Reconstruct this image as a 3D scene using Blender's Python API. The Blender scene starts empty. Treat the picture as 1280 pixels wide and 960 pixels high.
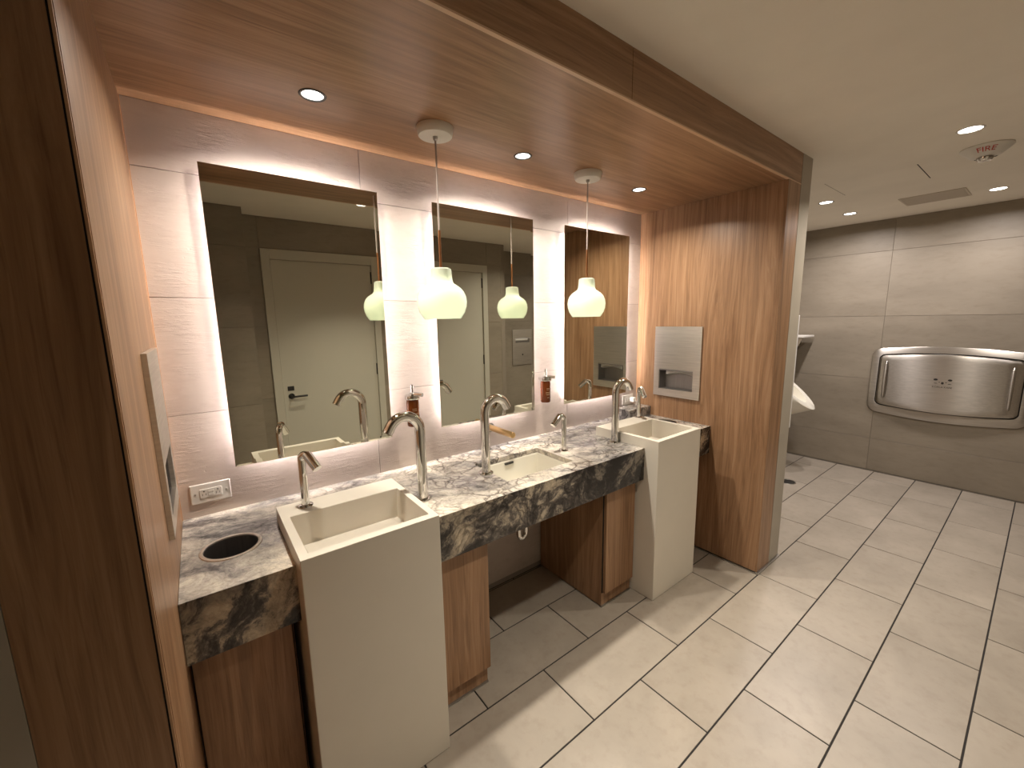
import bpy, bmesh, math, random
from mathutils import Vector, Matrix
random.seed(7)
SC = bpy.context.scene
COL = SC.collection
PI = math.pi

# ------------------------------------------------------------------ camera
CAM = Vector((-0.0414, -1.8558, 1.581))
YAW, PITCH, ROLL, FPX = 0.65174, -0.15605, -0.016996, 513.03
fw = Vector((math.cos(PITCH)*math.sin(YAW), math.cos(PITCH)*math.cos(YAW), math.sin(PITCH)))
rt = fw.cross(Vector((0, 0, 1))).normalized()
up = rt.cross(fw)
cr, sr = math.cos(ROLL), math.sin(ROLL)
rt2, up2 = cr*rt + sr*up, -sr*rt + cr*up
camd = bpy.data.cameras.new('camera')
cam = bpy.data.objects.new('camera', camd)
COL.objects.link(cam)
m = Matrix((rt2, up2, -fw)).transposed().to_4x4()
m.translation = CAM
cam.matrix_world = m
camd.sensor_width = 36.0
camd.lens = FPX/1280*36.0
camd.clip_start = 0.02
SC.camera = cam

# ------------------------------------------------------------------ world, exposure, light levels
w = bpy.data.worlds.new('world'); SC.world = w
w.use_nodes = True
w.node_tree.nodes['Background'].inputs[0].default_value = (0.9, 0.85, 0.8, 1)
w.node_tree.nodes['Background'].inputs[1].default_value = 0.05
SC.view_settings.view_transform = 'Standard'
SC.view_settings.look = 'None'
SC.view_settings.exposure = 0.6
SC.view_settings.gamma = 1.0
SC.view_settings.use_curve_mapping = False
SC.cycles.max_bounces = 10
SC.cycles.diffuse_bounces = 6
SC.cycles.glossy_bounces = 5
SC.cycles.transmission_bounces = 8
SC.cycles.sample_clamp_indirect = 4.0
SC.cycles.caustics_reflective = False
SC.cycles.caustics_refractive = False

W_SOFFIT = 8.5       # each downlight in the wooden soffit
W_CEIL = 10.5         # each downlight in the room ceiling
LED = 60.0            # emission of the strips behind the mirrors
W_PEND = 0.36          # bulb inside each pendant
C_LED = (1.0, 0.89, 0.85)
C_SOF = (1.0, 0.91, 0.78)
C_CEIL = (1.0, 0.90, 0.76)
C_CEIL_FAR = (0.98, 0.90, 0.87)
C_PEND = (0.93, 1.0, 0.74)

# ------------------------------------------------------------------ dimensions (metres)
XL, XR = -0.152, 2.551
XLE, XRE, XG = -0.319, 2.7207, 2.8652
ZS, ZC = 2.2957, 2.4575
ZK, ZKB, ZB = 0.8741, 0.6952, 0.9282
YF, YFL, YK = -0.9157, -0.935, -0.5766
XW = 5.26
YBF, YBB = -0.6608, -0.229
MZ0, MZ1 = 1.0481, 2.1253
OA, OB, OC = -2.06, -2.30, -2.65      # three planes of the wall behind the camera
XAB, XBC, XEND = 0.335, 2.92, -1.3

# ------------------------------------------------------------------ materials
MATS = {}
def newmat(name):
    mt = bpy.data.materials.new(name); mt.use_nodes = True
    nt = mt.node_tree
    b = nt.nodes['Principled BSDF']
    MATS[name] = mt
    return mt, nt, b
def N(nt, kind, **kw):
    n = nt.nodes.new(kind)
    for k, v in kw.items():
        setattr(n, k, v)
    return n
def coords(nt, scale=(1, 1, 1), src='Object', rot=(0, 0, 0)):
    tc = N(nt, 'ShaderNodeTexCoord')
    mp = N(nt, 'ShaderNodeMapping')
    mp.inputs['Scale'].default_value = scale
    mp.inputs['Rotation'].default_value = rot
    if src == 'World':
        g = N(nt, 'ShaderNodeNewGeometry')
        nt.links.new(g.outputs['Position'], mp.inputs['Vector'])
    else:
        nt.links.new(tc.outputs[src], mp.inputs['Vector'])
    return mp.outputs['Vector']
def noise(nt, vec, scale, detail=4, rough=0.55, dist=0.0):
    n = N(nt, 'ShaderNodeTexNoise')
    n.inputs['Scale'].default_value = scale
    n.inputs['Detail'].default_value = detail
    n.inputs['Roughness'].default_value = rough
    n.inputs['Distortion'].default_value = dist
    nt.links.new(vec, n.inputs['Vector'])
    return n
def ramp(nt, fac, stops):
    r = N(nt, 'ShaderNodeValToRGB')
    el = r.color_ramp.elements
    while len(el) < len(stops):
        el.new(0.5)
    for e, (p, c) in zip(el, stops):
        e.position = p; e.color = (*c, 1) if len(c) == 3 else c
    nt.links.new(fac, r.inputs['Fac'])
    return r.outputs['Color']
def mix(nt, a, b, fac, mode='MIX'):
    mx = N(nt, 'ShaderNodeMix', data_type='RGBA', blend_type=mode)
    for sock, v in ((mx.inputs[0], fac), (mx.inputs[6], a), (mx.inputs[7], b)):
        if isinstance(v, (int, float)):
            sock.default_value = v
        elif isinstance(v, tuple):
            sock.default_value = (*v, 1)
        else:
            nt.links.new(v, sock)
    return mx.outputs[2]
def bump(nt, b, height, strength, dist=0.002):
    bp = N(nt, 'ShaderNodeBump')
    bp.inputs['Strength'].default_value = strength
    bp.inputs['Distance'].default_value = dist
    nt.links.new(height, bp.inputs['Height'])
    nt.links.new(bp.outputs['Normal'], b.inputs['Normal'])
def plain(name, col, rough=0.5, metal=0.0, var=0.0, scale=30, spec=None):
    mt, nt, b = newmat(name)
    b.inputs['Base Color'].default_value = (*col, 1)
    b.inputs['Roughness'].default_value = rough
    b.inputs['Metallic'].default_value = metal
    if spec is not None:
        b.inputs['Specular IOR Level'].default_value = spec
    if var:
        n = noise(nt, coords(nt), scale, 4)
        lo = tuple(c*(1-var) for c in col); hi = tuple(min(1, c*(1+var)) for c in col)
        nt.links.new(ramp(nt, n.outputs['Fac'], [(0.3, lo), (0.7, hi)]), b.inputs['Base Color'])
    return mt

def wood(name, axis, dark, mid, light, rough=0.38):
    mt, nt, b = newmat(name)
    along, across = 0.55, 26.0
    sc = [across]*3; sc[axis] = along
    base = coords(nt)
    lowsc = N(nt, 'ShaderNodeMapping'); ls = [3.2]*3; ls[axis] = 0.7
    lowsc.inputs['Scale'].default_value = ls
    nt.links.new(base, lowsc.inputs['Vector'])
    wob = noise(nt, lowsc.outputs[0], 1.0, 2, 0.5)
    ws = N(nt, 'ShaderNodeVectorMath', operation='SCALE'); ws.inputs['Scale'].default_value = 0.16
    nt.links.new(wob.outputs['Color'], ws.inputs[0])
    wa = N(nt, 'ShaderNodeVectorMath', operation='ADD'); nt.links.new(base, wa.inputs[0]); nt.links.new(ws.outputs[0], wa.inputs[1])
    wm = N(nt, 'ShaderNodeMapping'); wm.inputs['Scale'].default_value = sc; nt.links.new(wa.outputs[0], wm.inputs['Vector'])
    v = wm.outputs[0]
    fine = noise(nt, v, 1.6, 6, 0.62, 0.4)
    sc2 = [5.0]*3; sc2[axis] = 0.35
    broad = noise(nt, coords(nt, tuple(sc2)), 1.0, 3, 0.5, 0.9)
    sc3 = [150.0]*3; sc3[axis] = 5.0
    pore = noise(nt, coords(nt, tuple(sc3)), 1.0, 3, 0.6)
    c1 = ramp(nt, fine.outputs['Fac'], [(0.34, dark), (0.5, mid), (0.68, light)])
    c2 = ramp(nt, broad.outputs['Fac'], [(0.34, tuple(c*0.66 for c in mid)), (0.66, light)])
    c = mix(nt, c1, c2, 0.35)
    pr = ramp(nt, pore.outputs['Fac'], [(0.30, (0.55, 0.5, 0.47)), (0.48, (1, 1, 1))])
    c = mix(nt, c, pr, 0.55, 'MULTIPLY')
    nt.links.new(c, b.inputs['Base Color'])
    b.inputs['Roughness'].default_value = rough
    b.inputs['Specular IOR Level'].default_value = 0.45
    bump(nt, b, pore.outputs['Fac'], 0.12, 0.001)
    return mt
WD, WM, WL = (0.175, 0.088, 0.042), (0.30, 0.163, 0.083), (0.445, 0.272, 0.158)
M_WOOD_X = wood('wood_grain_lengthwise', 0, WD, WM, WL, 0.33)
M_WOOD_Z = wood('wood_grain_upright', 2, WD, WM, WL, 0.36)
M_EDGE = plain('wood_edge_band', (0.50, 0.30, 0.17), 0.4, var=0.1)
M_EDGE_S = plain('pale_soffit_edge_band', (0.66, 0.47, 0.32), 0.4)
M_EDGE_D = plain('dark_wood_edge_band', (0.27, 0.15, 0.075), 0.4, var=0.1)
M_PIER = plain('pale_grey_pier_tile', (0.40, 0.36, 0.30), 0.5, var=0.06, scale=5)
M_DARK = plain('dark_gap', (0.012, 0.010, 0.009), 0.8)

def tile_mat(name, lo, hi, rough, sc, stretch=(1, 1, 1), relief=None, rnd=0.06):
    mt, nt, b = newmat(name)
    oi = N(nt, 'ShaderNodeObjectInfo')
    pos = coords(nt, stretch, 'World')
    off = N(nt, 'ShaderNodeVectorMath', operation='ADD')
    sca = N(nt, 'ShaderNodeVectorMath', operation='SCALE')
    cmb = N(nt, 'ShaderNodeCombineXYZ')
    for i in range(3):
        nt.links.new(oi.outputs['Random'], cmb.inputs[i])
    sca.inputs['Scale'].default_value = 37.0
    nt.links.new(cmb.outputs[0], sca.inputs[0])
    nt.links.new(pos, off.inputs[0]); nt.links.new(sca.outputs[0], off.inputs[1])
    v = off.outputs[0]
    n1 = noise(nt, v, sc, 6, 0.6, 0.3)
    n2 = noise(nt, v, sc*9, 4, 0.6)
    c = ramp(nt, n1.outputs['Fac'], [(0.28, lo), (0.72, hi)])
    sp = ramp(nt, n2.outputs['Fac'], [(0.30, (0.88, 0.86, 0.84)), (0.5, (1, 1, 1))])
    c = mix(nt, c, sp, 0.7, 'MULTIPLY')
    rv = ramp(nt, oi.outputs['Random'], [(0.0, (1-rnd,)*3), (1.0, (1.0,)*3)])
    c = mix(nt, c, rv, 1.0, 'MULTIPLY')
    nt.links.new(c, b.inputs['Base Color'])
    b.inputs['Roughness'].default_value = rough
    if relief:
        st, strength, d = relief
        r1 = noise(nt, coords(nt, st, 'World'), 1.0, 5, 0.65, 0.2)
        hr = ramp(nt, r1.outputs['Fac'], [(0.44, (0.5,)*3), (0.62, (1,)*3)])
        r2 = noise(nt, coords(nt, (6, 6, 9), 'World'), 1.0, 2, 0.5)
        msk = ramp(nt, r2.outputs['Fac'], [(0.45, (0.1,)*3), (0.62, (1,)*3)])
        h = mix(nt, (0.5, 0.5, 0.5), hr, msk)
        pit = noise(nt, coords(nt, (55, 55, 55), 'World'), 1.0, 1, 0.4)
        pr = ramp(nt, pit.outputs['Fac'], [(0.22, (0,)*3), (0.27, (1,)*3)])
        h = mix(nt, h, pr, 0.35, 'MULTIPLY')
        bump(nt, b, h, strength, d)
    else:
        bump(nt, b, n2.outputs['Fac'], 0.05, 0.001)
    return mt
M_FLOOR = tile_mat('floor_tile_porcelain', (0.315, 0.275, 0.226), (0.43, 0.378, 0.317), 0.36, 2.6)
M_BACK = tile_mat('back_wall_tile_concrete', (0.44, 0.375, 0.335), (0.58, 0.50, 0.45), 0.55, 1.3, (1, 1, 2.2), ((14, 14, 95), 0.55, 0.003), 0.03)
M_GREY = tile_mat('grey_wall_tile_concrete', (0.235, 0.200, 0.153), (0.325, 0.280, 0.218), 0.5, 1.6, (0.8, 0.8, 2.4), None, 0.08)
M_GROUT = plain('dark_floor_grout', (0.022, 0.019, 0.018), 0.9)
M_WGROUT = plain('wall_grout', (0.30, 0.26, 0.23), 0.9)
M_GGROUT = plain('grey_wall_grout', (0.26, 0.222, 0.178), 0.9)
M_CEIL = plain('ceiling_paint', (0.90, 0.855, 0.775), 0.8, var=0.03, scale=3)
M_SOLID = plain('white_solid_surface', (0.66, 0.615, 0.535), 0.42, var=0.015, scale=6)
M_PORC = plain('white_porcelain', (0.78, 0.75, 0.66), 0.12, spec=0.6)
M_WHITE = plain('white_plastic', (0.74, 0.72, 0.68), 0.35)
M_DOOR = plain('painted_door', (0.52, 0.50, 0.43), 0.4)
M_CHROME = plain('chrome', (0.70, 0.69, 0.67), 0.05, 1.0)
M_BRASS = plain('brushed_brass', (0.72, 0.50, 0.25), 0.28, 1.0)
M_COPPER = plain('copper_stem', (0.50, 0.24, 0.11), 0.3, 1.0)
M_BLACK = plain('black_metal', (0.02, 0.019, 0.018), 0.4)
M_ALU = plain('aluminium_trim', (0.42, 0.40, 0.37), 0.35, 1.0)
M_VENT = plain('vent_metal', (0.60, 0.54, 0.46), 0.6)
M_PAPER = plain('paper', (0.85, 0.83, 0.79), 0.8)
M_RED = plain('red_lettering', (0.50, 0.04, 0.03), 0.5)
M_CORD = plain('grey_cord', (0.42, 0.36, 0.33), 0.6)
M_PGOLD = plain('label_print', (0.50, 0.34, 0.18), 0.5)

def steel(name, col, rough, sc):
    mt, nt, b = newmat(name)
    b.inputs['Metallic'].default_value = 1.0
    n = noise(nt, coords(nt, sc), 1.0, 4, 0.6)
    lo = tuple(c*0.82 for c in col)
    nt.links.new(ramp(nt, n.outputs['Fac'], [(0.3, lo), (0.7, col)]), b.inputs['Base Color'])
    b.inputs['Roughness'].default_value = rough
    bump(nt, b, n.outputs['Fac'], 0.12, 0.0006)
    return mt
M_STEEL = steel('brushed_steel', (0.80, 0.755, 0.70), 0.36, (5, 5, 120))
M_STEEL_V = steel('brushed_steel_station', (0.55, 0.515, 0.47), 0.33, (260, 3, 90))
def brushed(mt):
    nt = mt.node_tree; b = nt.nodes['Principled BSDF']
    b.inputs['Anisotropic'].default_value = 0.9
    b.inputs['Anisotropic Rotation'].default_value = 0.25
    tg = N(nt, 'ShaderNodeTangent'); tg.direction_type = 'RADIAL'; tg.axis = 'Z'
    nt.links.new(tg.outputs[0], b.inputs['Tangent'])
brushed(M_STEEL_V)
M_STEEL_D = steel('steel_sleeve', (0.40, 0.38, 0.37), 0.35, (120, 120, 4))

def marble(name, ramp_stops, tone_lo, tone_hi, t0=0.42, t1=0.56):
    mt, nt, b = newmat(name)
    p0 = coords(nt, (1, 1, 1), 'World', (0.35, 0.25, 0.5))
    def warp(vec, scale, amount, detail=3):
        wn = noise(nt, vec, scale, detail, 0.55)
        sub = N(nt, 'ShaderNodeVectorMath', operation='SUBTRACT'); sub.inputs[1].default_value = (0.5, 0.5, 0.5)
        nt.links.new(wn.outputs['Color'], sub.inputs[0])
        sc = N(nt, 'ShaderNodeVectorMath', operation='SCALE'); sc.inputs['Scale'].default_value = amount
        nt.links.new(sub.outputs[0], sc.inputs[0])
        ad = N(nt, 'ShaderNodeVectorMath', operation='ADD')
        nt.links.new(vec, ad.inputs[0]); nt.links.new(sc.outputs[0], ad.inputs[1])
        return ad.outputs[0]
    v = warp(p0, 3.0, 0.24, 8)
    st = N(nt, 'ShaderNodeMapping'); st.inputs['Scale'].default_value = (0.8, 2.3, 1.5)
    nt.links.new(v, st.inputs['Vector'])
    big = noise(nt, st.outputs[0], 3.9, 14, 0.72, 0.2)
    c = ramp(nt, big.outputs['Fac'], ramp_stops)
    tone = noise(nt, p0, 2.2, 3, 0.5, 0.3)
    c = mix(nt, c, ramp(nt, tone.outputs['Fac'], [(t0, tone_lo), (t1, tone_hi)]), 1.0, 'MULTIPLY')
    # angular crackle, two sizes, each coming and going over the slab
    for scale, wdt, fac, seed in ((9.0, 0.020, 0.95, 1.3), (21.0, 0.045, 0.85, 4.7)):
        vw = warp(v, scale*1.1, 0.55/scale, 4)
        vo = N(nt, 'ShaderNodeTexVoronoi', feature='DISTANCE_TO_EDGE'); vo.inputs['Scale'].default_value = scale
        nt.links.new(vw, vo.inputs['Vector'])
        line = ramp(nt, vo.outputs['Distance'], [(0.0, (0.13, 0.115, 0.12)), (wdt, (0.42, 0.40, 0.40)), (wdt*3.2, (1, 1, 1))])
        mk_ = noise(nt, p0, seed+2.5, 3, 0.6)
        msk = ramp(nt, mk_.outputs['Fac'], [(0.42, (0.1,)*3), (0.6, (1,)*3)])
        gx = N(nt, 'ShaderNodeNewGeometry'); sx = N(nt, 'ShaderNodeSeparateXYZ'); nt.links.new(gx.outputs['Position'], sx.inputs[0])
        mr = N(nt, 'ShaderNodeMapRange'); mr.inputs[1].default_value = 0.1; mr.inputs[2].default_value = 0.9; mr.inputs[3].default_value = 0.3; mr.inputs[4].default_value = fac
        nt.links.new(sx.outputs[0], mr.inputs[0])
        mm = N(nt, 'ShaderNodeMath', operation='MULTIPLY')
        nt.links.new(msk, mm.inputs[0]); nt.links.new(mr.outputs[0], mm.inputs[1])
        c = mix(nt, c, line, mm.outputs[0], 'MULTIPLY')
    fn = noise(nt, v, 75, 6, 0.8)
    c = mix(nt, c, ramp(nt, fn.outputs['Fac'], [(0.32, (0.5, 0.48, 0.48)), (0.58, (1.12, 1.1, 1.06))]), 0.75, 'MULTIPLY')
    nt.links.new(c, b.inputs['Base Color'])
    b.inputs['Roughness'].default_value = 0.17
    return mt
M_MARBLE = marble('grey_veined_marble', [(0.34, (0.10, 0.095, 0.10)), (0.41, (0.29, 0.28, 0.28)), (0.47, (0.52, 0.50, 0.475)), (0.55, (0.74, 0.70, 0.63)), (0.70, (0.84, 0.79, 0.69))],
                  (0.48, 0.47, 0.475), (1.08, 1.06, 1.03))
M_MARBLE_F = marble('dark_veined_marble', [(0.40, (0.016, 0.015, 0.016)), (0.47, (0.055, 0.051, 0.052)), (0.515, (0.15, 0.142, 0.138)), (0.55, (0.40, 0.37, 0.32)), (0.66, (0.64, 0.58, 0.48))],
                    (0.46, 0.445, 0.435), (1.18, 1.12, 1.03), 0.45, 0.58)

def emis(name, col, s):
    mt = bpy.data.materials.new(name); mt.use_nodes = True
    nt = mt.node_tree; nt.nodes.clear()
    e = N(nt, 'ShaderNodeEmission'); e.inputs[0].default_value = (*col, 1); e.inputs[1].default_value = s
    o = N(nt, 'ShaderNodeOutputMaterial'); nt.links.new(e.outputs[0], o.inputs[0])
    return mt
M_LED = emis('led_strip_light', C_LED, LED)
M_LENS = emis('downlight_lens', (1.0, 0.97, 0.92), 7.0)
M_LENSC = emis('ceiling_lamp_lens', (1.0, 0.95, 0.86), 9.0)

def mirror_mat():
    mt, nt, b = newmat('tinted_mirror')
    b.inputs['Base Color'].default_value = (0.72, 0.72, 0.635, 1)
    b.inputs['Metallic'].default_value = 1.0
    b.inputs['Roughness'].default_value = 0.0
    return mt
M_MIRROR = mirror_mat()

def opal():
    mt = bpy.data.materials.new('opal_glass'); mt.use_nodes = True
    nt = mt.node_tree; nt.nodes.clear()
    t = N(nt, 'ShaderNodeBsdfTranslucent'); t.inputs[0].default_value = (0.93, 0.96, 0.82, 1)
    d = N(nt, 'ShaderNodeBsdfDiffuse'); d.inputs[0].default_value = (0.80, 0.82, 0.72, 1)
    g = N(nt, 'ShaderNodeBsdfGlossy'); g.inputs['Roughness'].default_value = 0.15
    mx = N(nt, 'ShaderNodeMixShader'); mx.inputs[0].default_value = 0.45
    nt.links.new(t.outputs[0], mx.inputs[1]); nt.links.new(d.outputs[0], mx.inputs[2])
    fr = N(nt, 'ShaderNodeFresnel'); fr.inputs[0].default_value = 1.35
    m2 = N(nt, 'ShaderNodeMixShader'); nt.links.new(fr.outputs[0], m2.inputs[0])
    nt.links.new(mx.outputs[0], m2.inputs[1]); nt.links.new(g.outputs[0], m2.inputs[2])
    o = N(nt, 'ShaderNodeOutputMaterial'); nt.links.new(m2.outputs[0], o.inputs[0])
    return mt
M_OPAL = opal()

def amber():
    mt, nt, b = newmat('amber_bottle')
    b.inputs['Base Color'].default_value = (0.16, 0.036, 0.006, 1)
    b.inputs['Roughness'].default_value = 0.12
    b.inputs['Transmission Weight'].default_value = 0.15
    b.inputs['IOR'].default_value = 1.45
    return mt
M_AMBER = amber()

# ------------------------------------------------------------------ mesh helpers
def B():
    return bmesh.new()
def box(bm, x0, x1, y0, y1, z0, z1):
    vs = [bm.verts.new((x, y, z)) for x in (x0, x1) for y in (y0, y1) for z in (z0, z1)]
    for f in ((0, 1, 3, 2), (4, 6, 7, 5), (0, 4, 5, 1), (2, 3, 7, 6), (0, 2, 6, 4), (1, 5, 7, 3)):
        bm.faces.new([vs[i] for i in f])
    return vs
def boxm(*a):
    bm = B(); box(bm, *a); return bm
def lathe(bm, prof, seg=32, c=(0, 0, 0), cap0=False, cap1=False):
    rings = []
    for r, z in prof:
        rings.append([bm.verts.new((c[0]+r*math.cos(2*PI*i/seg), c[1]+r*math.sin(2*PI*i/seg), c[2]+z)) for i in range(seg)])
    for a, b_ in zip(rings, rings[1:]):
        for i in range(seg):
            j = (i+1) % seg
            bm.faces.new((a[i], a[j], b_[j], b_[i]))
    if cap0: bm.faces.new(rings[0][::-1])
    if cap1: bm.faces.new(rings[-1])
    return rings
def tube(bm, pts, r, seg=16, caps=True):
    pts = [Vector(p) for p in pts]
    rings = []
    n = None
    for i, p in enumerate(pts):
        t = (pts[min(i+1, len(pts)-1)] - pts[max(i-1, 0)]).normalized()
        if n is None:
            n = Vector((1, 0, 0)) if abs(t.x) < 0.9 else Vector((0, 1, 0))
        n = (n - t*n.dot(t)).normalized()
        b_ = t.cross(n)
        rr = r[i] if isinstance(r, (list, tuple)) else r
        rings.append([bm.verts.new(p + rr*(math.cos(2*PI*k/seg)*n + math.sin(2*PI*k/seg)*b_)) for k in range(seg)])
    for a, c in zip(rings, rings[1:]):
        for k in range(seg):
            j = (k+1) % seg
            bm.faces.new((a[k], a[j], c[j], c[k]))
    if caps:
        bm.faces.new(rings[0][::-1]); bm.faces.new(rings[-1])
def grid_slab(bm, xs, ys, solid, z0, z1, holes=None, seg=40):
    holes = holes or {}
    nx, ny = len(xs)-1, len(ys)-1
    ok = lambda i, j: 0 <= i < nx and 0 <= j < ny and solid(i, j)
    V = lambda x, y, z: bm.verts.new((x, y, z))
    for i in range(nx):
        for j in range(ny):
            if not ok(i, j): continue
            x0, x1, y0, y1 = xs[i], xs[i+1], ys[j], ys[j+1]
            if (i, j) in holes:
                cx, cy, r = holes[(i, j)]
                ang = [2*PI*k/seg for k in range(seg)]
                for x in (x0, x1):
                    for y in (y0, y1):
                        ang.append(math.atan2(y-cy, x-cx) % (2*PI))
                ang.sort()
                def edge(a):
                    dx, dy = math.cos(a), math.sin(a); t = 1e9
                    if abs(dx) > 1e-9: t = min(t, ((x1 if dx > 0 else x0)-cx)/dx)
                    if abs(dy) > 1e-9: t = min(t, ((y1 if dy > 0 else y0)-cy)/dy)
                    return cx+dx*t, cy+dy*t
                for k, a in enumerate(ang):
                    b_ = ang[(k+1) % len(ang)]
                    (ax, ay), (bx, by) = edge(a), edge(b_)
                    cax, cay, cbx, cby = cx+r*math.cos(a), cy+r*math.sin(a), cx+r*math.cos(b_), cy+r*math.sin(b_)
                    bm.faces.new((V(cax, cay, z1), V(ax, ay, z1), V(bx, by, z1), V(cbx, cby, z1)))
                    bm.faces.new((V(cbx, cby, z0), V(bx, by, z0), V(ax, ay, z0), V(cax, cay, z0)))
                    bm.faces.new((V(cax, cay, z0), V(cax, cay, z1), V(cbx, cby, z1), V(cbx, cby, z0)))
            else:
                bm.faces.new((V(x0, y0, z1), V(x1, y0, z1), V(x1, y1, z1), V(x0, y1, z1)))
                bm.faces.new((V(x0, y1, z0), V(x1, y1, z0), V(x1, y0, z0), V(x0, y0, z0)))
            if not ok(i-1, j): bm.faces.new((V(x0, y1, z0), V(x0, y0, z0), V(x0, y0, z1), V(x0, y1, z1)))
            if not ok(i+1, j): bm.faces.new((V(x1, y0, z0), V(x1, y1, z0), V(x1, y1, z1), V(x1, y0, z1)))
            if not ok(i, j-1): bm.faces.new((V(x0, y0, z0), V(x1, y0, z0), V(x1, y0, z1), V(x0, y0, z1)))
            if not ok(i, j+1): bm.faces.new((V(x1, y1, z0), V(x0, y1, z0), V(x0, y1, z1), V(x1, y1, z1)))
    bmesh.ops.remove_doubles(bm, verts=bm.verts, dist=1e-5)
def mk(name, bm, mat, parent=None, smooth=False, bevel=0.0, segs=2, world=True):
    me = bpy.data.meshes.new(name)
    bmesh.ops.recalc_face_normals(bm, faces=bm.faces)
    bm.to_mesh(me); bm.free()
    me.materials.append(mat)
    if smooth:
        for p in me.polygons: p.use_smooth = True
        me.set_sharp_from_angle(angle=math.radians(40))
    o = bpy.data.objects.new(name, me); COL.objects.link(o)
    if bevel:
        md = o.modifiers.new('Bevel', 'BEVEL'); md.width = bevel; md.segments = segs; md.limit_method = 'ANGLE'; md.angle_limit = math.radians(40)
    if parent: attach(o, parent)
    return o
def attach(o, parent):
    o.parent = parent
    if parent.parent is None:
        o.matrix_parent_inverse = Matrix.Translation(-Vector(parent.location))
def thing(name, label, cat, loc=(0, 0, 0), group=None):
    o = bpy.data.objects.new(name, None); COL.objects.link(o)
    o.empty_display_size = 0.05
    o.location = loc
    tag(o, label, cat, group)
    return o
def tag(o, label=None, cat=None, group=None, kind=None):
    if label: o['label'] = label
    if cat: o['category'] = cat
    if group: o['group'] = group
    if kind: o['kind'] = kind
    return o
def struct(name, bm, mat, label, cat, **kw):
    return tag(mk(name, bm, mat, **kw), label, cat, kind='structure')
def dup(root, loc, label=None, rot=None):
    r = root.copy(); COL.objects.link(r); r.location = loc
    if rot is not None: r.rotation_euler = (0, 0, rot)
    if label: r['label'] = label
    for ch in list(root.children):
        c = ch.copy(); COL.objects.link(c); c.parent = r
        for g in list(ch.children):
            d = g.copy(); COL.objects.link(d); d.parent = c
    return r
def lamp(name, kind, power, col, loc, parent, **kw):
    l = bpy.data.lights.new(name, kind); l.energy = power; l.color = col
    for k, v in kw.items(): setattr(l, k, v)
    o = bpy.data.objects.new(name, l); COL.objects.link(o)
    if parent:
        o.parent = parent
        o.location = Vector(loc)-Vector(parent.location)
    else:
        o.location = loc
    return o
_unit = {}
def slab_piece(name, mat, parent, c, size, j=0.0012, key=None):
    """one tile: shared box mesh of this size, its own object at its own place"""
    k = (mat.name, tuple(round(s, 4) for s in size))
    if k not in _unit:
        bm = B(); box(bm, *(v for s in size for v in (-s/2+1e-9, s/2)))
        bmesh.ops.bevel(bm, geom=list(bm.edges), offset=0.0008, segments=1, affect='EDGES')
        me = bpy.data.meshes.new(name); bm.to_mesh(me); bm.free(); me.materials.append(mat); _unit[k] = me
    o = bpy.data.objects.new(name, _unit[k]); COL.objects.link(o)
    o.location = c
    attach(o, parent)
    return o

# ------------------------------------------------------------------ floor
floor = struct('floor', boxm(XEND, XW+0.1, OC-0.05, 0.1, -0.06, -0.0025), M_GROUT, 'beige rectangular porcelain floor tiles with dark grout lines', 'floor')
PX, PY, J = 0.606, 0.3035, 0.0062
rows = [0.2906 - PY*k for k in range(0, 11)]       # row edges: ... -0.0129, -0.3164, -0.62, -0.9234, ...
for k in range(len(rows)-1):
    y1, y0 = rows[k], rows[k+1]
    if y0 < OC-0.2: break
    idx = round((-0.0129 - y1)/PY)
    x = (1.054 if idx % 2 == 0 else 1.355) - 5*PX
    while x < XW:
        a, b_ = max(x, XEND), min(x+PX, XW)
        yy0, yy1 = max(y0, OC), min(y1, 0.0)
        if b_-a > 0.02 and yy1-yy0 > 0.01:
            slab_piece('tile', M_FLOOR, floor, ((a+b_)/2, (yy0+yy1)/2, -0.005), (b_-a-J, yy1-yy0-J, 0.010))
        x += PX

# ------------------------------------------------------------------ tiled walls
def wall_y(name, label, y, facing, us, zs, mat, grout, u0, u1, z0, z1, thick=0.06, joint=0.0024, skip=None):
    """tiled wall in a plane of constant y; facing -1 looks to -y"""
    back = (y+0.004, y+thick) if facing < 0 else (y-thick, y-0.004)
    wl = struct(name, boxm(u0, u1, *back, z0, z1), grout, label, 'wall')
    for a, b_ in zip(us, us[1:]):
        for c, d in zip(zs, zs[1:]):
            if skip and skip((a+b_)/2, (c+d)/2): continue
            slab_piece('tile', mat, wl, ((a+b_)/2, y - facing*0.005, (c+d)/2), (b_-a-joint, 0.010, d-c-joint))
    return wl
def wall_x(name, label, x, facing, us, zs, mat, grout, u0, u1, z0, z1, thick=0.06, joint=0.0024):
    back = (x+0.004, x+thick) if facing < 0 else (x-thick, x-0.004)
    wl = struct(name, boxm(*back, u0, u1, z0, z1), grout, label, 'wall')
    for a, b_ in zip(us, us[1:]):
        for c, d in zip(zs, zs[1:]):
            slab_piece('tile', mat, wl, (x - facing*0.005, (a+b_)/2, (c+d)/2), (0.010, b_-a-joint, d-c-joint))
    return wl
wall_y('wall_back', 'pale textured concrete-look tiled wall behind the three mirrors', 0.0, -1,
       [XL, 0.583, 1.8205, XR], [0.03, 0.4355, 0.849, 1.2625, 1.6745, 2.0915, ZS], M_BACK, M_WGROUT, XLE, XG, -0.05, ZC)
wall_y('wall_urinal', 'grey tiled wall carrying the urinal beyond the wooden pier', 0.0, -1,
       [XG, 4.06, XW], [0.0, 0.335, 0.937, 1.553, 2.165, ZC], M_GREY, M_GGROUT, XG, XW+0.06, -0.05, ZC)
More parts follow.
